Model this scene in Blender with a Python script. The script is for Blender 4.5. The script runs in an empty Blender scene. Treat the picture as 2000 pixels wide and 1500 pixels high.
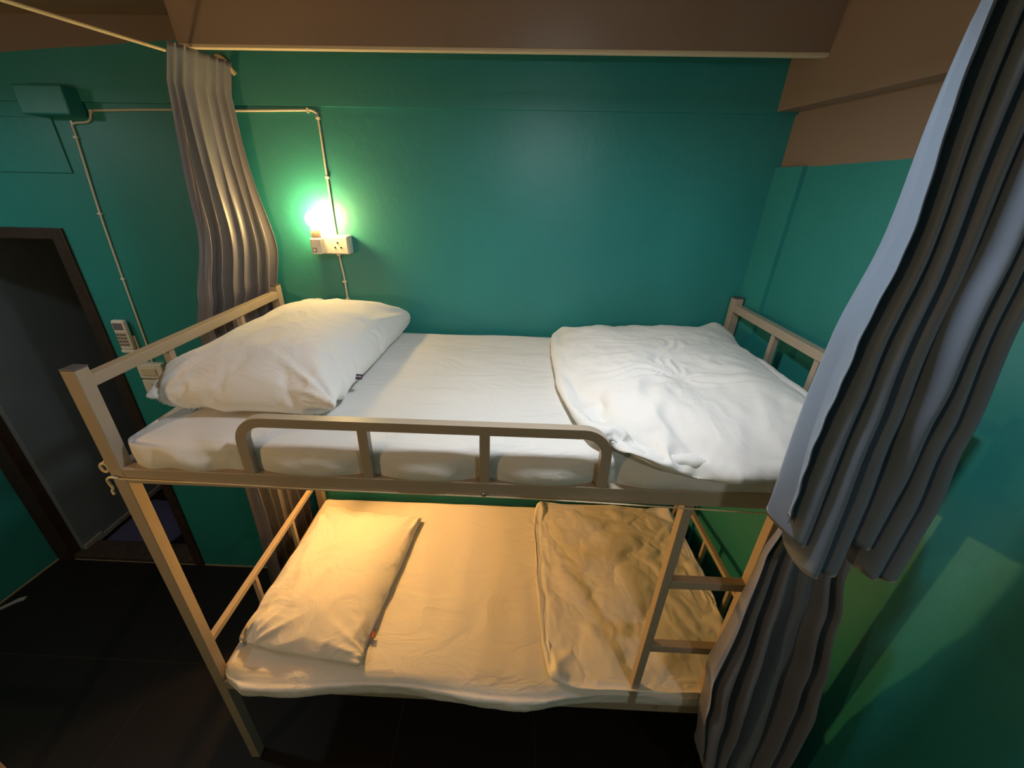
import bpy, bmesh, math, random
from mathutils import Vector, Matrix, noise
random.seed(7)
C = bpy.context.scene.collection
S = bpy.context.scene

# ------------------------------------------------------------------ camera
cam_d = bpy.data.cameras.new('camera'); cam = bpy.data.objects.new('camera', cam_d); C.objects.link(cam)
PX, PY, PZ = 1.0357, -0.8419, 2.1939
PITCH, YAW, ROLL, FPX, CX, CY = math.radians(27.0574), math.radians(-1.5961), math.radians(1.2646), 812.307, 971.18, 775.133
fwd = Vector((math.sin(YAW)*math.cos(PITCH), math.cos(YAW)*math.cos(PITCH), -math.sin(PITCH)))
rt = fwd.cross(Vector((0, 0, 1))).normalized(); up = rt.cross(fwd)
r2 = rt*math.cos(ROLL)+up*math.sin(ROLL); u2 = -rt*math.sin(ROLL)+up*math.cos(ROLL)
M = Matrix((r2, u2, -fwd)).transposed().to_4x4(); M.translation = Vector((PX, PY, PZ))
cam.matrix_world = M
cam_d.sensor_width = 36; cam_d.lens = FPX*36/2000
cam_d.shift_x = (1000-CX)/2000; cam_d.shift_y = (CY-750)/2000
cam_d.clip_start = .02
S.camera = cam

# ------------------------------------------------------------------ world, exposure, light levels
w = bpy.data.worlds.new('world'); S.world = w; w.use_nodes = True
w.node_tree.nodes['Background'].inputs[0].default_value = (.6, .8, 1, 1)
w.node_tree.nodes['Background'].inputs[1].default_value = 0.02
S.view_settings.view_transform = 'Standard'; S.view_settings.look = 'None'
S.view_settings.exposure = 0; S.view_settings.gamma = 1; S.view_settings.use_curve_mapping = False
WHITE_LAMP = ((.90, .94, 1.0), 238)       # round ceiling lamp over the front edge of the bunk
WARM_UP = ((1.0, .62, .22), 250)          # plug-in bulb above the upper bunk
WARM_LOW = ((1.0, .47, .125), 1250)         # plug-in bulb over the lower bunk
WARM_SIDE = ((1.0, .60, .28), 560)        # bulb of the neighbouring bunk, left of the camera
LAMP_L = ((.86, .95, 1.0), 115)            # second ceiling lamp, near the door
LAMP_R = ((1.0, .94, .88), 165)            # third ceiling lamp, behind the camera on the right

# ------------------------------------------------------------------ helpers
def lin(c):
    return tuple(((v/255)/12.92 if v/255 <= .04045 else ((v/255+.055)/1.055)**2.4) for v in c)+(1,)

def mat(name, col, rough=.5, spec=.5, bump=0, bscale=60, var=0, vscale=4, metal=0, sheen=0, coat=0):
    m = bpy.data.materials.new(name); m.use_nodes = True; nt = m.node_tree; n = nt.nodes; b = n['Principled BSDF']
    b.inputs['Base Color'].default_value = col; b.inputs['Roughness'].default_value = rough
    b.inputs['Specular IOR Level'].default_value = spec; b.inputs['Metallic'].default_value = metal
    if sheen: b.inputs['Sheen Weight'].default_value = sheen; b.inputs['Sheen Roughness'].default_value = .4
    if coat: b.inputs['Coat Weight'].default_value = coat
    tc = n.new('ShaderNodeTexCoord')
    if var:
        nz = n.new('ShaderNodeTexNoise'); nz.inputs['Scale'].default_value = vscale; nz.inputs['Detail'].default_value = 6
        nt.links.new(tc.outputs['Object'], nz.inputs['Vector'])
        mr = n.new('ShaderNodeMapRange'); mr.inputs['To Min'].default_value = 1-var; mr.inputs['To Max'].default_value = 1+var
        mr.inputs['From Min'].default_value = .3; mr.inputs['From Max'].default_value = .7
        nt.links.new(nz.outputs['Fac'], mr.inputs['Value'])
        hs = n.new('ShaderNodeHueSaturation'); hs.inputs['Color'].default_value = col
        nt.links.new(mr.outputs[0], hs.inputs['Value']); nt.links.new(hs.outputs[0], b.inputs['Base Color'])
    if bump:
        nb = n.new('ShaderNodeTexNoise'); nb.inputs['Scale'].default_value = bscale; nb.inputs['Detail'].default_value = 4
        nt.links.new(tc.outputs['Object'], nb.inputs['Vector'])
        bp = n.new('ShaderNodeBump'); bp.inputs['Strength'].default_value = bump; bp.inputs['Distance'].default_value = .004
        nt.links.new(nb.outputs['Fac'], bp.inputs['Height']); nt.links.new(bp.outputs[0], b.inputs['Normal'])
    return m

def emat(name, col, st):
    m = bpy.data.materials.new(name); m.use_nodes = True; nt = m.node_tree; nt.nodes.clear()
    e = nt.nodes.new('ShaderNodeEmission'); e.inputs[0].default_value = (*col, 1); e.inputs[1].default_value = st
    o = nt.nodes.new('ShaderNodeOutputMaterial'); nt.links.new(e.outputs[0], o.inputs[0]); return m

GREEN = lin((40, 136, 132)); BROWN = lin((134, 113, 95))
def paint_mat(name, z0, slope, axis=0, edge=True):
    """teal gloss paint with a brown painted band above the line z = z0 + slope*x; hand-cut edge"""
    m = mat(name, GREEN, rough=.45, spec=.6, bump=.25, bscale=38); nt = m.node_tree; n = nt.nodes; b = n['Principled BSDF']
    ge = n.new('ShaderNodeNewGeometry'); sp = n.new('ShaderNodeSeparateXYZ'); nt.links.new(ge.outputs['Position'], sp.inputs[0])
    nz = n.new('ShaderNodeTexNoise'); nz.inputs['Scale'].default_value = 9; nt.links.new(ge.outputs['Position'], nz.inputs['Vector'])
    m1 = n.new('ShaderNodeMath'); m1.operation = 'MULTIPLY_ADD'
    nt.links.new(sp.outputs[axis], m1.inputs[0]); m1.inputs[1].default_value = -slope; m1.inputs[2].default_value = -z0
    m2 = n.new('ShaderNodeMath'); m2.operation = 'ADD'; nt.links.new(m1.outputs[0], m2.inputs[0]); nt.links.new(sp.outputs[2], m2.inputs[1])
    m3 = n.new('ShaderNodeMath'); m3.operation = 'MULTIPLY_ADD'; nt.links.new(nz.outputs['Fac'], m3.inputs[0]); m3.inputs[1].default_value = .008
    nt.links.new(m2.outputs[0], m3.inputs[2])
    m4 = n.new('ShaderNodeMath'); m4.operation = 'GREATER_THAN'; nt.links.new(m3.outputs[0], m4.inputs[0]); m4.inputs[1].default_value = .004
    mx = n.new('ShaderNodeMix'); mx.data_type = 'RGBA'; nt.links.new(m4.outputs[0], mx.inputs['Factor'])
    n2 = n.new('ShaderNodeTexNoise'); n2.inputs['Scale'].default_value = 2.5; n2.inputs['Detail'].default_value = 8
    nt.links.new(ge.outputs['Position'], n2.inputs['Vector'])
    cr = n.new('ShaderNodeValToRGB'); cr.color_ramp.elements[0].position = .35; cr.color_ramp.elements[1].position = .7
    cr.color_ramp.elements[0].color = tuple(v*.93 for v in GREEN[:3])+(1,); cr.color_ramp.elements[1].color = tuple(v*1.06 for v in GREEN[:3])+(1,)
    nt.links.new(n2.outputs['Fac'], cr.inputs[0]); nt.links.new(cr.outputs[0], mx.inputs[6]); mx.inputs[7].default_value = BROWN
    nt.links.new(mx.outputs[2], b.inputs['Base Color'])
    rr = n.new('ShaderNodeMapRange'); nt.links.new(m4.outputs[0], rr.inputs[0]); rr.inputs[3].default_value = .45; rr.inputs[4].default_value = .6
    nt.links.new(rr.outputs[0], b.inputs['Roughness'])
    return m

def cloth_mat(name, col, rough=.75, sheen=.2, weave=900, spec=.3, bump=.08, crease=0, cs=9, strip=None):
    m = mat(name, col, rough=rough, spec=spec, sheen=sheen); nt = m.node_tree; n = nt.nodes; b = n['Principled BSDF']
    tc = n['Texture Coordinate']
    nz = n.new('ShaderNodeTexNoise'); nz.inputs['Scale'].default_value = weave; nt.links.new(tc.outputs['Object'], nz.inputs['Vector'])
    bp = n.new('ShaderNodeBump'); bp.inputs['Strength'].default_value = bump; bp.inputs['Distance'].default_value = .001
    nt.links.new(nz.outputs['Fac'], bp.inputs['Height'])
    if crease:
        mp = n.new('ShaderNodeMapping'); nt.links.new(tc.outputs['Object'], mp.inputs[0])
        if strip: mp.inputs['Scale'].default_value = strip
        c = n.new('ShaderNodeTexNoise'); c.inputs['Scale'].default_value = cs; c.inputs['Detail'].default_value = 5; c.inputs['Distortion'].default_value = .9
        c.inputs['Roughness'].default_value = .45
        nt.links.new(mp.outputs[0], c.inputs['Vector'])
        # ridged folds
        a = n.new('ShaderNodeMath'); a.operation = 'SUBTRACT'; nt.links.new(c.outputs['Fac'], a.inputs[0]); a.inputs[1].default_value = .5
        a2 = n.new('ShaderNodeMath'); a2.operation = 'ABSOLUTE'; nt.links.new(a.outputs[0], a2.inputs[0])
        b2 = n.new('ShaderNodeBump'); b2.invert = True; b2.inputs['Strength'].default_value = crease; b2.inputs['Distance'].default_value = .02
        nt.links.new(a2.outputs[0], b2.inputs['Height']); nt.links.new(bp.outputs[0], b2.inputs['Normal'])
        nt.links.new(b2.outputs[0], b.inputs['Normal'])
    else:
        nt.links.new(bp.outputs[0], b.inputs['Normal'])
    return m

def obj(name, bm_or_me, m, parent=None, smooth=False, label=None, cat=None, group=None, kind=None, loc=None):
    if isinstance(bm_or_me, bmesh.types.BMesh):
        me = bpy.data.meshes.new(name); bmesh.ops.recalc_face_normals(bm_or_me, faces=bm_or_me.faces)
        bm_or_me.to_mesh(me); bm_or_me.free()
    else: me = bm_or_me
    me.materials.clear(); me.materials.append(m)
    if smooth:
        for p in me.polygons: p.use_smooth = True
    o = bpy.data.objects.new(name, me); C.objects.link(o)
    if parent:
        o.parent = parent
        P = Vector()
        q = parent
        while q: P += Vector(q.location); q = q.parent
        me.transform(Matrix.Translation(-P))
    elif cat:  # top-level single mesh: origin to the base centre
        vs = [v.co for v in me.vertices]
        c = Vector(((min(v.x for v in vs)+max(v.x for v in vs))/2, (min(v.y for v in vs)+max(v.y for v in vs))/2, min(v.z for v in vs)))
        me.transform(Matrix.Translation(-c)); o.location = c
    for k, v in (('label', label), ('category', cat), ('group', group), ('kind', kind)):
        if v: o[k] = v
    return o

def thing(name, loc, label, cat, group=None):
    o = bpy.data.objects.new(name, None); C.objects.link(o); o.location = loc; o.empty_display_size = .1
    o['label'] = label; o['category'] = cat
    if group: o['group'] = group
    return o

def box(bm, x0, x1, y0, y1, z0, z1, bev=0, seg=2):
    g = bmesh.ops.create_cube(bm, size=1)
    for v in g['verts']:
        v.co = Vector(((x0+x1)/2+v.co.x*(x1-x0), (y0+y1)/2+v.co.y*(y1-y0), (z0+z1)/2+v.co.z*(z1-z0)))
    if bev:
        es = list({e for v in g['verts'] for e in v.link_edges})
        bmesh.ops.bevel(bm, geom=es, offset=bev, segments=seg, affect='EDGES', profile=.5)
    return g
def bx(*a, **k):
    bm = bmesh.new(); box(bm, *a, **k); return bm

def quadprism(bm, pts, z0, z1):
    lo = [bm.verts.new((p[0], p[1], z0)) for p in pts]; hi = [bm.verts.new((p[0], p[1], z1)) for p in pts]
    n = len(pts); bm.faces.new(lo[::-1]); bm.faces.new(hi)
    for i in range(n): bm.faces.new((lo[i], lo[(i+1) % n], hi[(i+1) % n], hi[i]))

def tube(bm, pts, r, n=8, square=False, upv=None, cap=True):
    pts = [Vector(p) for p in pts]; rings = []
    prev = None
    for i, p in enumerate(pts):
        t = (pts[min(i+1, len(pts)-1)]-pts[max(i-1, 0)]).normalized()
        if upv is not None: a = Vector(upv)
        else: a = prev if prev is not None else (Vector((0, 0, 1)) if abs(t.z) < .9 else Vector((1, 0, 0)))
        s = (t.cross(a)).normalized(); a = s.cross(t).normalized(); prev = a
        k = 4 if square else n
        ring = []
        for j in range(k):
            th = 2*math.pi*(j+(.5 if square else 0))/k
            rr = (r*math.sqrt(2) if square else r) if not callable(r) else r(i)
            ring.append(bm.verts.new(p+(s*math.cos(th)+a*math.sin(th))*rr))
        rings.append(ring)
    k = len(rings[0])
    for A, B in zip(rings, rings[1:]):
        for j in range(k): bm.faces.new((A[j], A[(j+1) % k], B[(j+1) % k], B[j]))
    if cap: bm.faces.new(rings[0][::-1]); bm.faces.new(rings[-1])

def smoothpath(pts, k=6):
    pts = [Vector(p) for p in pts]; out = []
    P = [pts[0]]+pts+[pts[-1]]
    for i in range(1, len(P)-2):
        for j in range(k):
            t = j/k; a, b, c, d = P[i-1], P[i], P[i+1], P[i+2]
            out.append(.5*((2*b)+(c-a)*t+(2*a-5*b+4*c-d)*t*t+(3*b-a-3*c+d)*t**3))
    out.append(pts[-1]); return out

def lathe(bm, prof, c, n=24, axis='z'):
    rings = []
    for r, h in prof:
        ring = []
        for j in range(n):
            th = 2*math.pi*j/n; a, b = r*math.cos(th), r*math.sin(th)
            ring.append(bm.verts.new(Vector(c)+(Vector((a, b, h)) if axis == 'z' else Vector((a, h, b)))))
        rings.append(ring)
    for A, B in zip(rings, rings[1:]):
        for j in range(n): bm.faces.new((A[j], A[(j+1) % n], B[(j+1) % n], B[j]))
    bm.faces.new(rings[0][::-1]); bm.faces.new(rings[-1])

# ------------------------------------------------------------------ materials
M_steel = mat('beige_enamel', lin((174, 160, 141)), rough=.38, bump=.05, bscale=220, var=.03, vscale=12)
M_cap = mat('dark_cap', lin((92, 88, 92)), rough=.45)
M_zinc = mat('zinc_bolt', lin((150, 148, 140)), rough=.35, metal=.8)
M_floor_t = mat('black_tile', lin((26, 24, 24)), rough=.5, spec=.3, bump=.04, bscale=120, var=.35, vscale=160)
M_grout = mat('grout', lin((62, 54, 50)), rough=.9)
M_white = mat('white_plastic', lin((226, 220, 206)), rough=.35)
M_cable = mat('white_cable', lin((214, 208, 190)), rough=.5)
M_hole = mat('dark_hole', lin((28, 24, 22)), rough=.7)
M_jamb = mat('dark_wood', lin((52, 38, 32)), rough=.5, bump=.3, bscale=50, var=.25, vscale=20)
M_leaf = mat('door_paint', lin((112, 128, 136)), rough=.5, bump=.1, bscale=30, var=.08, vscale=6)
M_strip = mat('door_sweep', lin((150, 150, 150)), rough=.6)
M_rope = mat('cotton_rope', lin((226, 208, 168)), rough=.85, bump=.5, bscale=300)
M_brown = mat('brown_paint', BROWN, rough=.42, bump=.12, bscale=40, var=.05, vscale=5)
M_ceil = mat('ceiling_paint', lin((172, 138, 108)), rough=.5, bump=.1, bscale=40)
M_edge = mat('lit_board_edge', lin((206, 190, 160)), rough=.7)
M_sheet = cloth_mat('white_sheet', lin((226, 226, 222)), crease=.7, cs=5, strip=(1, 1.8, 1))
M_pcase = cloth_mat('pillow_cotton', lin((232, 232, 228)), crease=.75, cs=7)
M_duvet = cloth_mat('duvet_cotton', lin((234, 234, 230)), crease=.5, cs=5, strip=(1.2, .8, 1))
M_curt = cloth_mat('blue_grey_satin', lin((102, 118, 138)), rough=.5, sheen=.5, weave=500, spec=.55)
M_curt2 = cloth_mat('grey_satin', lin((112, 113, 122)), rough=.4, sheen=.4, weave=500, spec=.7)
M_wallb = paint_mat('teal_wall_paint', 2.624, .062)
M_wallr = paint_mat('teal_side_paint', 2.285, -.02, axis=1)
M_walll = paint_mat('teal_left_paint', 9, 0)

# ------------------------------------------------------------------ setting
YW = .961; ZC = 2.68
def xr(y): return 2.02+.10*(YW-y)      # right wall, slightly splayed
def xl(y): return -1.80-.08*(YW-y)
# floor slab with separate tiles
fl = obj('floor', bx(-2.3, 2.5, -2.7, 2.45, -.08, -.0012), M_grout, kind='structure')
tx = [-2.47+.613*i for i in range(9)]; ty = [-2.685+.61*i for i in range(9)]
tile_me = None
for i in range(8):
    for j in range(8):
        x0, x1, y0, y1 = tx[i], min(tx[i+1], 2.5), ty[j], min(ty[j+1], 2.45)
        x0 = max(x0, -2.3)
        obj('tile', bx(x0+.0015, x1-.0015, y0+.0015, y1-.0015, -.004, 0), M_floor_t, fl)

# back wall with doorway
bm = bmesh.new()
box(bm, -.85, 2.35, YW, YW+.12, -.02, 2.433)
box(bm, -1.95, -.85, YW, YW+.12, 1.995, 2.433)
box(bm, -1.95, 2.35, YW-.012, YW+.12, 2.433, ZC+.05)
obj('wall_back', bm, M_wallb, kind='structure')
# right wall: splayed slab, deep brown upper part
bm = bmesh.new()
quadprism(bm, [(xr(YW), YW), (xr(-2.7), -2.7), (xr(-2.7)+.15, -2.7), (xr(YW)+.15, YW)], -.02, ZC+.05)
obj('wall_right', bm, M_wallr, kind='structure')
bm = bmesh.new()
quadprism(bm, [(1.945, YW), (xr(-2.7)-.07, -2.7), (xr(-2.7)+.1, -2.7), (xr(YW)+.1, YW)], 2.44, ZC+.05)
obj('trim_2', bm, M_brown, kind='structure')
# raised plaster strip in the corner of the right wall
bm = bmesh.new()
quadprism(bm, [(xr(.95)-.018, YW), (xr(.80)-.018, .82), (xr(.80)+.02, .82), (xr(.95)+.02, YW)], -.02, 2.27)
obj('trim_3', bm, M_walll, kind='structure')
bm = bmesh.new()
quadprism(bm, [(xl(YW), YW+.05), (xl(-2.7), -2.7), (xl(-2.7)-.12, -2.7), (xl(YW)-.12, YW+.05)], -.02, ZC+.05)
obj('wall_left', bm, M_walll, kind='structure')
obj('wall_front', bx(-2.4, 2.6, -2.82, -2.7, -.02, ZC+.05), M_walll, kind='structure')
obj('ceiling', bx(-2.4, 2.6, -2.82, YW+.12, ZC, ZC+.1), M_ceil, kind='structure')
# thin hanging fascia board in front of the back wall, bulb light on its underside coloured in as a pale edge
bm = bmesh.new()
y0, y1, th = .775, .758, .018
v = [bm.verts.new(p) for p in ((-.03, y0, 2.566), (1.985, y0, 2.566), (1.985, y1, ZC+.01), (-.03, y1, ZC+.01),
                               (-.03, y0+th, 2.566), (1.985, y0+th, 2.566), (1.985, y1+th, ZC+.01), (-.03, y1+th, ZC+.01))]
for f in ((0, 1, 2, 3), (7, 6, 5, 4), (0, 4, 5, 1), (3, 2, 6, 7), (0, 3, 7, 4), (1, 5, 6, 2)): bm.faces.new([v[i] for i in f])
fb = obj('trim_1', bm, M_brown, kind='structure')
obj('bottom_edge', bx(-.03, 1.985, .774, .80, 2.556, 2.566, bev=.002), M_edge, fb)
# pale sealant line along the foot of the walls
bm = bmesh.new(); box(bm, -.85, 1.99, YW-.006, YW, 0, .008)
box(bm, -1.80, -.85, YW-.006, YW, 0, .006)
obj('baseboard_back', bm, mat('sealant', lin((150, 140, 118)), rough=.8), kind='structure')
bm = bmesh.new(); quadprism(bm, [(xl(YW)+.007, YW), (xl(-.6)+.007, -.6), (xl(-.6), -.6), (xl(YW), YW)], 0, .008)
obj('baseboard_left', bm, bpy.data.materials['sealant'], kind='structure')
# passage behind the doorway
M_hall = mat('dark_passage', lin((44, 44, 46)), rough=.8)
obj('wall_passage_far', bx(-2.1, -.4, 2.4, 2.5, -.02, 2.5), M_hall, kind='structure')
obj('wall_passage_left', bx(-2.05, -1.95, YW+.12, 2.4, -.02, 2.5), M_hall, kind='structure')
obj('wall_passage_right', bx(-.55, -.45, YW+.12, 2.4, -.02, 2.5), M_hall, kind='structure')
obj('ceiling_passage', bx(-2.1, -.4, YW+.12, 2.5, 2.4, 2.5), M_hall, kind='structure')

# door: frame + leaf standing open at right angles into the passage
dr = bpy.data.objects.new('door_1', None); C.objects.link(dr); dr.location = (-1.3, YW, 0); dr['kind'] = 'structure'
obj('door_jamb', bx(-.905, -.85, YW-.012, YW+.13, 0, 1.995, bev=.003), M_jamb, dr)
obj('door_jamb', bx(-1.80, -1.695, YW-.012, YW+.13, 0, 1.995, bev=.003), M_jamb, dr)
obj('door_head', bx(-1.695, -.905, YW-.012, YW+.13, 1.95, 1.995, bev=.003), M_jamb, dr)
obj('door_sill', bx(-1.695, -.905, YW-.004, YW+.13, 0, .035, bev=.004), mat('worn_sill', lin((62, 54, 44)), rough=.7, bump=.4, bscale=40, var=.3, vscale=25), dr)
leaf = obj('door_leaf', bx(-1.705, -1.668, YW+.05, YW+.83, .02, 1.945, bev=.003), M_leaf, dr)
for y0, y1, z in ((.99, 1.12, .055), (1.12, 1.36, .035), (1.36, 1.50, .058), (1.50, 1.76, .040)):
    obj('door_sweep', bx(-1.668, -1.655, y0+.02, y1-.004+.02, .015, z+.01, bev=.002), M_strip, leaf)
bm = bmesh.new(); pts = [(-1.63, 1.10), (-1.20, 1.10), (-1.17, 1.19), (-1.22, 1.33), (-1.33, 1.50), (-1.63, 1.52)]
quadprism(bm, pts, 0, .012); bmesh.ops.bevel(bm, geom=bm.edges[:], offset=.003, segments=2, affect='EDGES')
obj('door_mat', bm, mat('mat_pile', lin((78, 80, 120)), rough=.95, bump=.8, bscale=300), label='dusty blue-violet door mat lying outside the open doorway', cat='door mat')
# wall details: painted stub box and raised panel
obj('junction_box', bx(-.745, -.565, YW-.075, YW, 2.385, 2.475, bev=.006), M_walll, label='square junction box painted over in wall green, high above the door', cat='junction box')
obj('trim_4', bx(-1.62, -.71, YW-.007, YW, 2.20, 2.385, bev=.002), M_walll, kind='structure')

# ------------------------------------------------------------------ lamps
def bulb_profile(r):
    out = []
    for i in range(15):
        a = math.pi*i/14*.86
        out.append((max(.0008, r*math.sin(a)), r*math.cos(a)))
    out.append((.014, -r*1.15)); return out
def wall_outlet(z, lab, cat='wall outlet'):
    t = thing('outlet_box', (.3, YW, z-.035), lab, cat)
    obj('housing', bx(.23, .372, YW-.05, YW, z-.035, z+.035, bev=.004), M_white, t)
    obj('face_plate', bx(.233, .369, YW-.055, YW-.049, z-.032, z+.032, bev=.002), M_white, t)
    bm = bmesh.new()
    for dx, dz in ((-.012, -.008), (.012, -.008), (0, .010)):
        lathe(bm, [(.0035, 0), (.0035, .002)], (.33+dx, YW-.057, z+dz), n=10, axis='y')
    obj('socket_holes', bm, M_hole, t)
    return t
def plug_lamp(z, lab, warm, name='plug_in_lamp', dx=0):
    x = .258+dx; y = YW-.078
    t = thing(name, (x, y, z-.03), lab, 'lamp')
    obj('plug_adapter', bx(x-.02, x+.02, y-.022, YW-.055, z-.03, z+.03, bev=.005), M_white, t)
    bm = bmesh.new(); box(bm, x-.013, x+.003, y-.0235, y-.0218, z-.022, z-.006)
    sq = obj('switch_mark', bm, mat('mark_blue', lin((70, 80, 96)), rough=.5), t)
    obj('switch_button', bx(x-.0105, x+.0005, y-.0245, y-.0232, z-.0195, z-.0085), M_white, sq)
    bm = bmesh.new(); lathe(bm, [(.017, 0), (.018, .004), (.0175, .03), (.016, .04)], (x, y, z+.026), n=20)
    obj('lamp_holder', bm, mat('warm_plastic_'+name, lin((216, 190, 160)), rough=.4), t, smooth=True)
    bm = bmesh.new(); lathe(bm, bulb_profile(.03), (x, y, z+.098), n=24)
    obj('bulb', bm, emat('bulb_glow_'+str(z), *warm), t, smooth=True)
    return t
wall_outlet(1.962, 'white wall socket box above the upper bunk with a lit lamp plugged in')
plug_lamp(1.962, 'small plug-in lamp with round glowing bulb above the upper bunk', WARM_UP)
wall_outlet(1.22, 'white wall socket box hidden behind the side rail, above the lower bunk')
plug_lamp(1.22, 'small plug-in lamp with glowing bulb, lighting the lower bunk', WARM_LOW)
# round ceiling lamp just above the frame
for (lx, ly), lab, lev in (((1.18, .02), 'round white ceiling lamp above the front edge of the bunk bed', WHITE_LAMP),
                           ((-1.15, .22), 'round white ceiling lamp in front of the door', LAMP_L),
                           ((1.95, -1.45), 'round white ceiling lamp at the far right behind the camera', LAMP_R)):
    t = thing('ceiling_lamp', (lx, ly, 2.48), lab, 'lamp')
    bm = bmesh.new(); lathe(bm, [(.060, .003), (.062, .006), (.062, .199)], (lx, ly, 2.48), n=36); obj('lamp_housing', bm, M_white, t, smooth=False)
    bm = bmesh.new(); lathe(bm, [(.055, 0), (.055, .004)], (lx, ly, 2.478), n=36); obj('diffuser', bm, emat('panel_glow', *lev), t)
# bulbs of the neighbouring bunks behind the camera
def far_bulb(loc, lab, wl):
    t = thing('pendant_bulb', loc, lab, 'lamp')
    bm = bmesh.new(); lathe(bm, bulb_profile(.032), loc, n=20); obj('bulb', bm, emat('far_glow', *wl), t, smooth=True)
    bm = bmesh.new(); tube(bm, [(loc[0], loc[1], loc[2]+.03), (loc[0], loc[1], loc[2]+.08)], .016); obj('lamp_holder', bm, M_white, t)
    bm = bmesh.new(); tube(bm, [(loc[0], loc[1], loc[2]+.08), (loc[0], loc[1], ZC)], .003); obj('cord', bm, M_white, t)
far_bulb((-.62, -1.12, 2.05), 'glowing bulb on a cord to the left behind the camera', WARM_SIDE)

# ------------------------------------------------------------------ bunk bed
L, W, P = 2.0, .948, .036
bed = thing('bunk_bed', (1.0, W/2, 0), 'beige steel two-tier bunk bed standing along the teal wall', 'bunk bed')
def part(name, bm, m=M_steel, **k): return obj(name, bm, m, bed, **k)
ZT = 1.79
for x in (0, L-P):
    for y in (0, W-P):
        p = part('post', bx(x, x+P, y, y+P, .0, ZT, bev=.002))
        obj('post_cap', bx(x-.0005, x+P+.0005, y-.0005, y+P+.0005, ZT, ZT+.004, bev=.001), M_cap, p)
ZU0, ZU1, ZL0, ZL1 = 1.468, 1.515, .511, .557
for y in (0, W-.03):
    part('upper_side_rail', bx(P, L-P, y, y+.03, ZU0, ZU1, bev=.002))
    part('lower_side_rail', bx(P, L-P, y, y+.03, ZL0, ZL1, bev=.002))
for x in (.004, L-.034):
    part('upper_end_rail', bx(x, x+.028, P, W-P, ZU0+.003, ZU1-.003, bev=.002))
    part('lower_end_rail', bx(x, x+.028, P, W-P, ZL0+.003, ZL1-.003, bev=.002))
    part('upper_head_bar', bx(x, x+.030, P, W-P, 1.737, 1.767, bev=.002))
    part('lower_head_bar', bx(x+.004, x+.026, P, W-P, .735, .758, bev=.002))
    ys = (.29, .535, .86) if x < 1 else (.355, .605)
    for y in ((.278, .64) if x < 1 else (.36, .60)):
        part('upper_spindle', bx(x+.005, x+.025, y, y+.022, ZU1-.004, 1.738, bev=.0015))
    for y in ((.30, .62) if x < 1 else (.35, .60)):
        part('lower_spindle', bx(x+.005, x+.023, y, y+.018, ZL1-.004, .736, bev=.0015))
M_ply = mat('plywood', lin((120, 92, 62)), rough=.7, var=.15, vscale=10)
part('upper_deck', bx(.034, L-.034, .03, W-.03, 1.478, 1.49), M_ply)
part('lower_deck', bx(.034, L-.034, .03, W-.03, .522, .534), M_ply)
# guard rail: bent square tube with two uprights
gx0, gx1, gz = .379, 1.281, 1.670; r = .06
path = [(gx0, .013, ZU1-.001), (gx0, .013, gz-r)]
for i in range(1, 9):
    a = math.pi/2*i/8; path.append((gx0+r-r*math.cos(a), .013, gz-r+r*math.sin(a)))
path += [(gx0+r+(gx1-gx0-2*r)*i/6, .013, gz) for i in range(1, 7)]
for i in range(1, 9):
    a = math.pi/2*i/8; path.append((gx1-r+r*math.sin(a), .013, gz-r+r*math.cos(a)))
path.append((gx1, .013, ZU1-.001))
bm = bmesh.new(); tube(bm, path, .0125, square=True, upv=(0, 1, 0))
bmesh.ops.bevel(bm, geom=[e for e in bm.edges if len(e.link_faces) == 2 and e.calc_face_angle(0) > 1], offset=.002, segments=2, affect='EDGES')
gr = part('guard_rail', bm, smooth=False)
for x in (.686, .984):
    obj('guard_upright', bx(x-.0125, x+.0125, .001, .025, ZU1-.001, gz-.012, bev=.0015), M_steel, gr)
# ladder
for x in (1.499, 1.738):
    part('ladder_stile', bx(x, x+.026, -.001, .029, ZL1-.001, ZU0+.001, bev=.002))
for z in (1.155, .855):
    part('ladder_rung', bx(1.525, 1.738, .001, .027, z, z+.03, bev=.002))
bm = bmesh.new()
for c in ((.984, -.001, 1.482),): lathe(bm, [(.006, 0), (.006, -.003), (.003, -.006)], c, n=10, axis='y')
part('bolt', bm, M_zinc); 
bm = bmesh.new(); lathe(bm, [(.006, 0), (.006, -.003), (.003, -.006)], (1.60, -.001, .548), n=10, axis='y'); part('bolt', bm, M_zinc)

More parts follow.
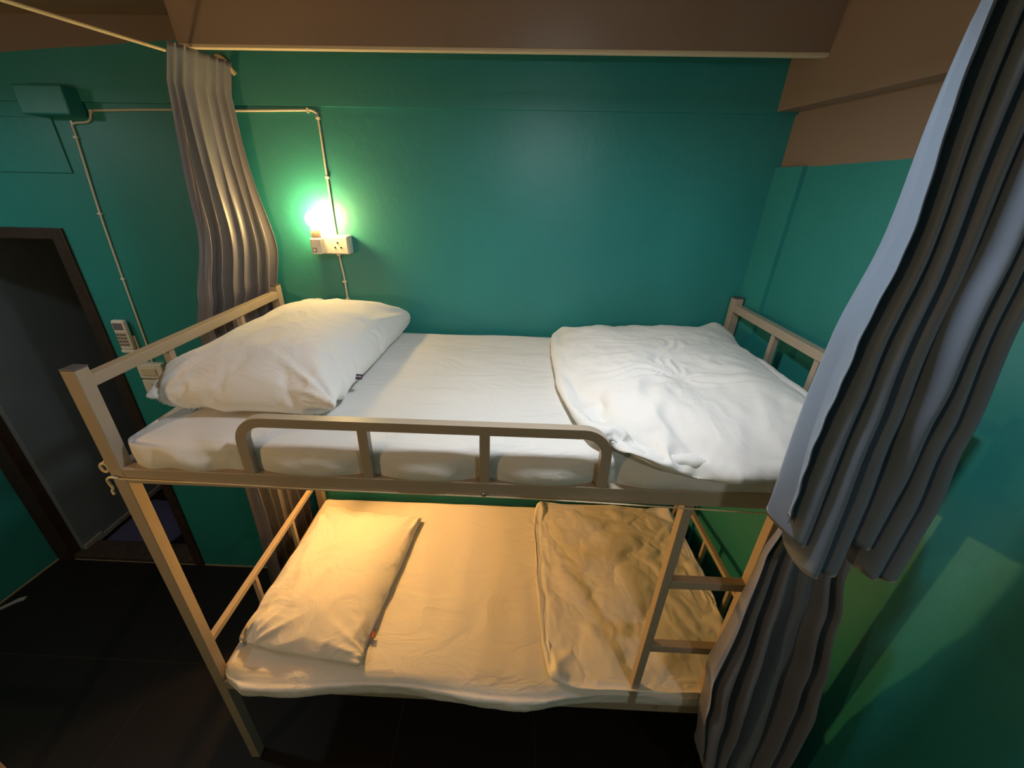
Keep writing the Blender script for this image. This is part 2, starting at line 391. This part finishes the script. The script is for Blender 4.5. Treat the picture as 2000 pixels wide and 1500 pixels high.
# ------------------------------------------------------------------ soft things
def fbm(p, o=4): return noise.fractal(Vector(p), 1.0, 2.0, o)
def ridge(p): return 1-abs(noise.noise(Vector(p)))*2.2
def soft_block(x0, x1, y0, y1, z0, z1, rad, nx, ny, nz, disp):
    """closed rounded block from a subdivided cube; disp(co, normal) -> offset vector"""
    bm = bmesh.new(); V = {}
    def vert(i, j, k):
        if (i, j, k) not in V:
            V[(i, j, k)] = bm.verts.new((x0+(x1-x0)*i/nx, y0+(y1-y0)*j/ny, z0+(z1-z0)*k/nz))
        return V[(i, j, k)]
    for i in range(nx):
        for j in range(ny):
            bm.faces.new((vert(i, j, 0), vert(i, j+1, 0), vert(i+1, j+1, 0), vert(i+1, j, 0)))
            bm.faces.new((vert(i, j, nz), vert(i+1, j, nz), vert(i+1, j+1, nz), vert(i, j+1, nz)))
    for k in range(nz):
        for i in range(nx):
            bm.faces.new((vert(i, 0, k), vert(i+1, 0, k), vert(i+1, 0, k+1), vert(i, 0, k+1)))
            bm.faces.new((vert(i, ny, k), vert(i, ny, k+1), vert(i+1, ny, k+1), vert(i+1, ny, k)))
        for j in range(ny):
            bm.faces.new((vert(0, j, k), vert(0, j, k+1), vert(0, j+1, k+1), vert(0, j+1, k)))
            bm.faces.new((vert(nx, j, k), vert(nx, j+1, k), vert(nx, j+1, k+1), vert(nx, j, k+1)))
    for v in bm.verts:
        c = v.co; q = Vector((min(max(c.x, x0+rad), x1-rad), min(max(c.y, y0+rad), y1-rad), min(max(c.z, z0+rad), z1-rad)))
        d = c-q
        if d.length > 1e-6:
            n = d.normalized()
            # map cube shell to sphere-rounded shell
            v.co = q+n*rad if max(abs(d.x), abs(d.y), abs(d.z)) > rad*.999 else c
            n = (v.co-q).normalized()
        else: n = Vector((0, 0, 1))
        v.co = v.co+disp(v.co.copy(), n)
    return bm

# upper mattress under its sheet: bulges between the guard-rail uprights
posts = [.379, .686, .984, 1.281]
def up_disp(c, n):
    d = Vector((0, 0, 0))
    if n.z > .3 and c.z > 1.56:
        d.z += .0035*fbm((c.x*3, c.y*5, 1))+.002*ridge((c.x*2.2+c.y*.8, c.y*9, 5))
        d.z -= .012*math.exp(-((c.y)/.05)**2)*.5
        d.z -= .03*max(0, 1-(c.x-.03)/.25)**2*max(0, 1-c.y/.5)
    if c.y < .06:
        f = max(0, 1-abs(n.z))**.5
        prof = 1.0
        for p in posts: prof = min(prof, abs(c.x-p)/.13)
        prof = min(1, prof); inside = posts[0]-.02 < c.x < posts[-1]+.02
        b = -.034*math.sin(prof*math.pi/2) if True else 0
        if not inside: b = -.03*min(1, (posts[0]-c.x)/.12 if c.x < posts[0] else (c.x-posts[-1])/.12)
        e = 1
        if c.x < .12: e = max(0, (c.x-.05)/.07)
        if c.x > 1.9: e = max(0, (1.96-c.x)/.06)
        k = .4+.6*math.sin(max(0, min(1, (c.z-1.49)/.10))*math.pi)
        d.y += b*f*e*k
        d.y += .004*fbm((c.x*9+c.z*12, c.z*20, 3))*f
        if c.x < .36: d.y += .006*math.sin(c.x*46+(c.z-1.5)*34)*f*e
    return d
bm = soft_block(.045, 1.955, .028, .925, 1.492, 1.600, .022, 220, 90, 12, up_disp)
obj('mattress', bm, M_sheet, smooth=True, label='mattress in a smooth white sheet on the upper bunk, bulging between guard rail bars', cat='mattress')
def lo_disp(c, n):
    d = Vector((0, 0, 0))
    if n.z > .3 and c.z > .6:
        d.z += .004*fbm((c.x*3, c.y*4, 11))+.0025*ridge((c.x*7, c.y*1.5+c.x*.6, 2))
        d.z += -.018*math.exp(-((c.y+.05)/.07)**2)
    if c.y < .1:
        f = max(0, 1-abs(n.z))**.5
        e = min(1, max(0, (c.x-.04)/.09))*(1 if c.x < 1.2 else max(.0, 1-(c.x-1.2)/.25))
        d.y += -.045*f*e*(.6+.4*math.sin(c.x*7.3))+.006*fbm((c.x*8, c.z*20, 7))*f
        lowk = max(0, (.58-c.z)/.05)
        d.z += -.030*lowk*e*(.6+.5*fbm((c.x*4, 1, 4)))*f
    return d
bm = soft_block(.045, 1.955, .0, .925, .536, .632, .030, 220, 90, 12, lo_disp)
obj('mattress', bm, M_sheet, smooth=True, label='mattress in a wrinkled white sheet on the lower bunk, overlapping its front rail', cat='mattress')

# cloth-simulated pillows and duvets
def cushion(nx, ny, sx, sy, t):
    bm = bmesh.new(); top = {}; bot = {}
    for i in range(nx+1):
        for j in range(ny+1):
            u, v = i/nx, j/ny; x, y = (u-.5)*sx, (v-.5)*sy
            e = min(u, 1-u, v, 1-v); h = t*min(1, e*8)
            edge = i in (0, nx) or j in (0, ny)
            top[i, j] = bm.verts.new((x, y, h))
            bot[i, j] = top[i, j] if edge else bm.verts.new((x, y, -h))
    for i in range(nx):
        for j in range(ny):
            bm.faces.new((top[i, j], top[i+1, j], top[i+1, j+1], top[i, j+1]))
            bm.faces.new((bot[i, j], bot[i, j+1], bot[i+1, j+1], bot[i+1, j]))
    return bm
def collider(*b):
    bm = bx(*b); me = bpy.data.meshes.new('c'); bm.to_mesh(me); bm.free()
    o = bpy.data.objects.new('c', me); C.objects.link(o)
    m = o.modifiers.new('col', 'COLLISION'); o.collision.thickness_outer = .004; o.collision.cloth_friction = 20
    return o
def simulate(items, cols, frames):
    obs = []
    for bm, M, st in items:
        me = bpy.data.meshes.new('sim'); bmesh.ops.recalc_face_normals(bm, faces=bm.faces); bm.to_mesh(me); bm.free(); me.transform(M)
        o = bpy.data.objects.new('sim', me); C.objects.link(o)
        cl = o.modifiers.new('cloth', 'CLOTH'); s = cl.settings
        s.quality = 6; s.mass = .25; s.tension_stiffness = 30; s.compression_stiffness = 30; s.shear_stiffness = 12
        s.bending_stiffness = st.get('bend', .15); s.air_damping = 4; s.tension_damping = 8; s.bending_damping = .8
        s.use_pressure = True; s.uniform_pressure_force = st['p']; s.shrink_min = st.get('shrink', 0)
        cl.collision_settings.collision_quality = 3; cl.collision_settings.distance_min = .004; cl.collision_settings.use_self_collision = False
        cl.point_cache.frame_start = 1; cl.point_cache.frame_end = frames
        obs.append(o)
    cs = [collider(*c) for c in cols]
    S.frame_start = 1; S.frame_end = frames
    for f in range(1, frames+1): S.frame_set(f)
    dg = bpy.context.evaluated_depsgraph_get(); out = []
    for o in obs:
        out.append(bpy.data.meshes.new_from_object(o.evaluated_get(dg)))
    for o in obs+cs: bpy.data.objects.remove(o, do_unlink=True)
    S.frame_set(1)
    return out
def place(x, y, z, rz=0, rx=0, ry=0):
    return Matrix.Translation((x, y, z)) @ Matrix.Rotation(rz, 4, 'Z') @ Matrix.Rotation(ry, 4, 'Y') @ Matrix.Rotation(rx, 4, 'X')
NOD = lambda c, n: Vector((.004*noise.noise(c*9), .004*noise.noise(c*8+Vector((5, 5, 5))), .004*noise.noise(c*11)))
items = [
    (cushion(48, 68, .56, .84, .02), place(.325, .54, 1.70, rz=math.radians(-3), ry=math.radians(10)), dict(p=36, shrink=-.04, bend=.08)),
    (cushion(46, 64, .52, .74, .02), place(.315, .42, .70, rz=math.radians(-7)), dict(p=22, shrink=-.03, bend=.08)),
    (soft_block(1.25, 1.93, .005, .905, 1.62, 1.75, .055, 58, 72, 8, NOD), Matrix(), dict(p=16, bend=.12, shrink=-.07)),
    (soft_block(1.235, 1.935, .03, .90, .645, .715, .032, 58, 70, 6, NOD), Matrix(), dict(p=5, bend=.12, shrink=-.07)),
]
cols = [(-.2, 2.2, .0, 1.0, 1.40, 1.604), (-.2, 2.2, -.03, 1.0, .40, .636), (-.2, .05, -.5, 1.5, 1.0, 1.762), (-.2, .045, -.5, 1.5, -.2, .75),
        (-.5, 2.5, .945, 1.2, 0, 2.5), (1.955, 2.3, -.5, 1.2, 0, 2.5), (1.1, 1.294, -.05, .03, 1.4, 1.684)]
sims = simulate(items, cols, 46)

def upsub(me, lv=1):
    o = bpy.data.objects.new('t', me); C.objects.link(o); m = o.modifiers.new('s', 'SUBSURF'); m.levels = lv
    dg = bpy.context.evaluated_depsgraph_get(); r = bpy.data.meshes.new_from_object(o.evaluated_get(dg)); bpy.data.objects.remove(o, do_unlink=True); return r
# pillow seam frill is left to the simulated edge; add fine creases radiating from the corners
def corner_creases(me, amp, cols_n=26):
    xs = [v.co.x for v in me.vertices]; ys = [v.co.y for v in me.vertices]
    cs = [(a, b) for a in (min(xs), max(xs)) for b in (min(ys), max(ys))]
    me.update()
    N = [v.normal.copy() for v in me.vertices]
    for v, n in zip(me.vertices, N):
        d = 0
        for a, b in cs:
            dx, dy = v.co.x-a, v.co.y-b; r = math.hypot(dx, dy); th = math.atan2(dy, dx)
            d += math.exp(-(r/.2)**2)*min(1, r/.05)*(ridge((th*3.2, r*2.2, a+b))-.6)
        d += .45*(ridge((v.co.x*7+v.co.y*2, v.co.y*5-v.co.x*6, 8))-.6)
        v.co += n*amp*d*min(1, abs(n.z)*1.3)
for me, lab, amp in ((upsub(sims[0]), 'plump white pillow propped against the head of the upper bunk', .020), (upsub(sims[1]), 'flatter white pillow lying on the lower bunk', .015)):
    corner_creases(me, amp)
    if amp > .018: t_up = obj('pillow', me, M_pcase, smooth=True, label=lab, cat='pillow')
    else: t_lo = obj('pillow', me, M_pcase, smooth=True, label=lab, cat='pillow')
def duvet_detail(me, cx, cy, amp, streak, star=1):
    me.update(); N = [v.normal.copy() for v in me.vertices]
    for v, n in zip(me.vertices, N):
        dx, dy = v.co.x-cx, v.co.y-cy; r = math.hypot(dx, dy); th = math.atan2(dy, dx)
        tw = th+1.2*noise.noise(Vector((dx*6, dy*6, 2)))
        d = star*math.exp(-(r/.22)**2)*min(1, r/.06)*(ridge((tw*2.1, r*4, 1))-.55)*(.75+.45*math.sin(th))
        d -= star*.9*math.exp(-(r/.10)**2)
        d += .5*(ridge((v.co.x*4.5+streak*v.co.y*2, v.co.y*2.0, 3+streak))-.6)+.25*fbm((v.co.x*11, v.co.y*9, 6))
        v.co += n*amp*d
m2 = upsub(sims[2]); duvet_detail(m2, 1.54, .30, .018, .6)
d_up = obj('duvet', m2, M_duvet, smooth=True, label='thick white duvet folded into a rumpled square at the foot of the upper bunk', cat='duvet')
m3 = upsub(sims[3]); duvet_detail(m3, 1.7, .62, .013, 1.4, 0)
d_lo = obj('duvet', m3, M_duvet, smooth=True, label='thin folded white duvet at the foot of the lower bunk behind the ladder', cat='duvet')

# ------------------------------------------------------------------ curtains
def curtain(name, fn, nu, nv, m, **k):
    bm = bmesh.new(); g = [[bm.verts.new(fn(i/nu, j/nv)) for j in range(nv+1)] for i in range(nu+1)]
    for i in range(nu):
        for j in range(nv): bm.faces.new((g[i][j], g[i+1][j], g[i+1][j+1], g[i][j+1]))
    me = bpy.data.meshes.new(name); bm.to_mesh(me); bm.free()
    o = obj(name, me, m, smooth=True, **k)
    s = o.modifiers.new('thick', 'SOLIDIFY'); s.thickness = .0016
    return o
def lerp(tab, t):
    for (a, x), (b, y) in zip(tab, tab[1:]):
        if t <= b:
            s = (t-a)/(b-a) if b > a else 0; s = s*s*(3-2*s); return x+(y-x)*s
    return tab[-1][1]
def lerpl(tab, t):
    for (a, x), (b, y) in zip(tab, tab[1:]):
        if t <= b: return x+(y-x)*((t-a)/(b-a) if b > a else 0)
    return tab[-1][1]
# upper right curtain, hanging from a cord above the front of the bunk
XL = [(0, 1.63), (.25, 1.62), (.45, 1.632), (.62, 1.615), (.8, 1.612), (1, 1.622)]
XR = [(0, 1.77), (.3, 1.782), (.5, 1.795), (.7, 1.82), (.85, 1.845), (1, 1.848)]
RU = [(0, 0), (.13, .45), (.20, 1.0), (.27, 1.55), (.36, 2.2), (.50, 3.0), (.62, 3.9), (.74, 4.9), (.86, 5.8), (1, 6.9)]
HEM = [(0, 1.575), (.10, 1.577), (.16, 1.532), (.26, 1.52), (.32, 1.466), (.42, 1.451), (.50, 1.472), (.56, 1.561), (.64, 1.558), (.74, 1.492), (.84, 1.477), (.92, 1.507), (1, 1.531)]
def cr1(u, v):
    zt, zb = 2.60, lerp(HEM, u); z = zt+(zb-zt)*v
    ph = lerpl(RU, u)*2*math.pi+.25*math.sin(v*2+u*4)
    a = .020+.034*min(1, v*1.5)
    y = -.105-.08*u-a*math.cos(ph)*(.8+.25*math.sin(u*9+1))-.010*math.cos(2*ph)*v
    x = lerp(XL, v)+(lerp(XR, v)-lerp(XL, v))*u+.017*math.sin(ph)*v+.005*noise.noise(Vector((u*9, v*1.6, 2)))
    y += .012*noise.noise(Vector((u*7, v*1.8, 9)))
    if u < .03: x += .0015*math.sin(v*90)*v
    y += -.05*math.exp(-((u-.40)/.10)**2)*v*v
    return (x, y, z)
curtain('curtain', cr1, 260, 90, M_curt, label='blue-grey satin curtain hanging in deep folds before the upper bunk, at the right', cat='curtain', group=None)
# lower right curtain
XL2 = [(0, 1.71), (.1, 1.69), (.3, 1.68), (.55, 1.672), (.75, 1.70), (1, 1.73)]
XR2 = [(0, 1.86), (.1, 1.90), (.25, 1.94), (.45, 1.98), (.6, 2.0), (.8, 2.01), (1, 2.03)]
def cr2(u, v):
    zt = 1.475; zb = .24+.22*max(0, 1-u/.45)+.02*math.sin(u*17); z = zt+(zb-zt)*v
    ph = 2*math.pi*(5.2*u+.25*math.sin(u*6))+.35*math.sin(v*2.4+u*3)
    a = .010+.040*min(1, v*1.8)
    x = lerp(XL2, v)+(lerp(XR2, v)-lerp(XL2, v))*u+.013*math.sin(ph)*v+.008*noise.noise(Vector((u*6, v*2, 12)))
    y = -.062-a*math.cos(ph)*(.7+.35*math.sin(u*8))-.010*math.cos(2*ph+v*2)*v+.018*noise.noise(Vector((u*5, v*2, 19)))
    y -= .03*v
    return (x, y, z)
curtain('curtain', cr2, 200, 110, M_curt2, label='grey satin curtain hanging to the floor beside the lower bunk ladder', cat='curtain')
# left curtain, bunched on its rope near the back wall, hanging outside the head of the bed
def cr3(u, v):
    zt, zb = 2.556, .12+.03*math.sin(u*12); z = zt+(zb-zt)*v
    ph = 2*math.pi*(6.3*u+.18*math.sin(u*7))+.6*math.sin(v*3+u*2)
    y0 = lerp([(0, .70), (.2, .685), (.33, .62), (1, .60)], v); y1 = lerp([(0, .945), (.3, .93), (.4, .925), (1, .93)], v)
    y = y0+(y1-y0)*u+.012*math.sin(ph)*min(1, v*4)
    xc = (-.035+.035*u)+lerp([(0, 0), (.12, -.005), (.24, .0), (.31, -.02), (.36, -.05), (1, -.07)], v)+(.045*u*u*math.exp(-((v-.25)/.09)**2))-.03*(1-u)*min(1, v*4)+.026*max(0, 1-v/.04)
    a = .005+.030*min(1, v*2.5)
    x = xc-a*math.cos(ph)*(.75+.3*math.sin(u*9))+.008*noise.noise(Vector((u*6, v*7, 31)))
    if v > .32: x = min(x, -.006)
    return (x, y, z)
curtain('curtain', cr3, 200, 150, M_curt2, label='grey satin curtain bunched behind the head of the bed at the left', cat='curtain')

# ------------------------------------------------------------------ ropes and cables
ra, rb = Vector((.012, YW-.002, 2.536)), Vector((-.36, -1.6, 2.53))
bm = bmesh.new(); tube(bm, [ra.lerp(rb, i/12)+Vector((0, 0, -.01*math.sin(math.pi*i/12))) for i in range(13)], .0045, n=8)
obj('curtain_rope', bm, M_rope, smooth=True, label='cream rope stretched across the room, carrying the left curtain', cat='rope')
bm = bmesh.new(); tube(bm, smoothpath([(-.012, .93, 2.566), (.0, .935, 2.566), (.012, .94, 2.557), (.018, .945, 2.545), (.03, .95, 2.528), (.034, .951, 2.522)], 6), lambda i: .0085, n=8)
obj('rope_end', bm, M_rope, smooth=True, label='thick cream rope end over the top corner of the left curtain', cat='rope')
bm = bmesh.new(); tube(bm, [(.018, -.006, 1.487), (.3, -.003, 1.481), (.6, -.003, 1.475), (1.1, -.003, 1.474), (1.78, -.03, 1.478), (1.99, -.06, 1.482)], .0022, n=6)
cordo = obj('cord', bm, M_rope, smooth=True, label='thin cream cord running along the upper front rail, knotted at the left post', cat='cord')
bm = bmesh.new(); tube(bm, smoothpath([(.022, -.006, 1.488), (.008, -.010, 1.494), (-.006, -.008, 1.484), (-.008, -.006, 1.468), (-.004, -.006, 1.455), (-.010, -.006, 1.445), (-.008, -.007, 1.434)], 5), .0035, n=6)
me = obj('cord_tail', bm, M_rope, cordo, smooth=True)
bm = bmesh.new()
lp = [(-.004, .03, 1.545), (-.014, .02, 1.528)]+[(-.022+.010*math.sin(a), .012, 1.505-.014*math.cos(a)+.002) for a in [math.pi+2*math.pi*i/12 for i in range(13)]]
tube(bm, lp, .0035, n=6)
obj('string_loop', bm, M_rope, smooth=True, label='small cream string loop hanging off the outside of the front left post', cat='string')

def cable(paths, clips, lab, x0):
    bm = bmesh.new()
    for p in paths: tube(bm, p, .0042, n=8)
    o = obj('cable', bm, M_cable, smooth=True, label=lab, cat='cable')
    base = o.location
    for (x, z, vert) in clips:
        s = (.0075, .004) if vert else (.004, .0075)
        obj('cable_clip', bx(x-s[0], x+s[0], YW-.011, YW, z-s[1], z+s[1], bev=.001), M_white, o)
YC = YW-.005
cable([smoothpath([(-.548, YC, 2.408), (-.3, YC, 2.414), (.0, YC, 2.416), (.24, YC, 2.421), (.285, YC, 2.421), (.302, YC, 2.412), (.306, YC, 2.395), (.307, YC, 2.2), (.309, YC, 1.998)], 5)],
      [(.272, 2.421, 0), (.306, 2.398, 1), (.308, 2.205, 1), (-.545, 2.404, 0), (-.1, 2.415, 0)],
      'white cable clipped along the ledge and down to the upper wall socket', 0)
cable([smoothpath([(.309, YC, 1.925), (.312, YC, 1.88), (.318, YC, 1.80), (.319, YC, 1.6), (.319, YC, 1.252)], 5)],
      [(.309, 1.918, 1), (.317, 1.808, 1), (.319, 1.735, 1)], 'short white cable running down from the upper wall socket behind the bed', 0)
cable([smoothpath([(-.548, YC, 2.406), (-.556, YC, 2.385), (-.575, YC, 2.372), (-.62, YC-.002, 2.368), (-.637, YC, 2.362), (-.638, YC, 2.335), (-.645, YC, 2.25), (-.66, YC, 2.05), (-.669, YC, 1.79), (-.675, YC, 1.48), (-.68, YC, 1.398)], 5)],
      [(-.632, 2.368, 0), (-.640, 2.322, 1), (-.660, 2.055, 1), (-.668, 1.792, 1)], 'white cable dropping beside the door down to the light switch', 0)
# light switch and lower socket by the door
t = thing('light_switch', (-.682, YW, 1.318), 'cream light switch plate on the wall right of the door', 'switch')
obj('switch_box', bx(-.744, -.622, YW-.032, YW, 1.322, 1.398, bev=.004), M_white, t)
obj('rocker', bx(-.728, -.652, YW-.037, YW-.031, 1.34, 1.378, bev=.003), mat('cream_rocker', lin((212, 200, 172)), rough=.4), t)
t = thing('socket_outlet', (-.682, YW, 1.24), 'cream power socket directly below the light switch', 'socket')
obj('socket_box', bx(-.744, -.622, YW-.032, YW, 1.238, 1.314, bev=.004), M_white, t)
bm = bmesh.new()
for dx, dz in ((-.009, -.006), (.009, -.006), (0, .009)): lathe(bm, [(.0035, 0), (.0035, .002)], (-.70+dx, YW-.0345, 1.278+dz), n=8, axis='y')
for dx, dz in ((-.009, -.006), (.009, -.006), (0, .009)): lathe(bm, [(.0035, 0), (.0035, .002)], (-.66+dx, YW-.0345, 1.278+dz), n=8, axis='y')
obj('socket_holes', bm, M_hole, t)
# remote control in its wall holder
t = thing('remote_holder', (-.752, YW, 1.455), 'white plastic wall holder gripping the remote control', 'holder')
bm = bmesh.new(); box(bm, -.786, -.718, YW-.034, YW, 1.452, 1.468, bev=.005); box(bm, -.786, -.718, YW-.008, YW, 1.455, 1.53, bev=.003)
obj('cradle', bm, M_white, t)
t = thing('remote_control', (-.752, YW-.02, 1.47), 'white air conditioner remote control on the wall beside the door', 'remote control')
obj('remote_body', bx(-.782, -.722, YW-.034, YW-.009, 1.469, 1.61, bev=.008, seg=3), M_white, t)
obj('screen', bx(-.774, -.730, YW-.0355, YW-.033, 1.565, 1.598, bev=.001), mat('lcd', lin((116, 112, 120)), rough=.25), t)
obj('keypad', bx(-.776, -.728, YW-.0350, YW-.033, 1.487, 1.556, bev=.001), mat('keypad_grey', lin((188, 178, 160)), rough=.6), t)
for i in range(3):
    for j in range(4):
        obj('button', bx(-.773+.0155*i, -.762+.0155*i, YW-.0375, YW-.0345, 1.491+.016*j, 1.500+.016*j, bev=.001), mat('button_grey', lin((120, 112, 100)), rough=.6) if (i, j) == (0, 0) else bpy.data.materials['button_grey'], t)
# woven tags on the pillow cases
def text_mesh(s, size):
    cu = bpy.data.curves.new('t', 'FONT'); cu.body = s; cu.size = size; cu.extrude = .0002; cu.align_x = 'CENTER'; cu.align_y = 'CENTER'
    o = bpy.data.objects.new('t', cu); C.objects.link(o); dg = bpy.context.evaluated_depsgraph_get()
    me = bpy.data.meshes.new_from_object(o.evaluated_get(dg)); bpy.data.objects.remove(o, do_unlink=True); return me
def tag(parent, M, colr, ink, word):
    bm = bmesh.new(); box(bm, -.013, .013, -.010, .010, -.0006, .0006)
    me = bpy.data.meshes.new('tag'); bm.to_mesh(me); bm.free(); me.transform(M)
    o = obj('woven_tag', me, colr, parent); o['label'] = 'small dark woven tag with pale lettering'
    me = text_mesh(word, .0095); me.transform(M @ Matrix.Translation((-.002, 0, .0010)))
    obj('tag_lettering', me, ink, o)
M_tag = mat('tag_dark', lin((56, 50, 66)), rough=.8); M_ink = mat('tag_ink', lin((238, 214, 222)), rough=.8)
M_tag2 = mat('tag_brown', lin((110, 62, 40)), rough=.8); M_ink2 = mat('tag_ink_red', lin((236, 130, 96)), rough=.8)
def seam_point(o, ylo):
    best = max((v.co for v in o.data.vertices if abs(v.co.y+o.location.y-ylo) < .012), key=lambda c: c.x); return best+Vector(o.location)
p1 = seam_point(t_up, .30); p2 = seam_point(t_lo, .13)
tag(t_up, place(p1.x+.008, p1.y, p1.z+.002, rz=math.radians(-8), rx=math.radians(25)), M_tag, M_ink, 'CARE')
tag(t_lo, place(p2.x+.008, p2.y, p2.z+.002, rz=math.radians(-80), rx=math.radians(10)), M_tag2, M_ink2, 'CARE')
# scrap on the floor and the foot of the neighbouring bunk
bm = bmesh.new(); pts = [(-1.80, .60), (-1.75, .67), (-1.72, .685), (-1.715, .66), (-1.745, .64), (-1.79, .585)]
quadprism(bm, pts, 0.0, .006)
obj('plastic_scrap', bm, mat('scrap', lin((150, 160, 160)), rough=.5), label='crumpled pale plastic scrap at the foot of the left wall', cat='litter')

nb = thing('neighbouring_bed_frame', (-.85, -.16, 0), 'beige steel corner of the next bunk bed at the lower left edge', 'bed frame')
for (x, y) in ((-.866, -.176), (-1.85, -.176)):
    obj('post', bx(x, x+P, y, y+P, 0, ZT, bev=.002), M_steel, nb)
obj('side_rail', bx(-1.815, -.866, -.171, -.146, .511, .557, bev=.002), M_steel, nb)
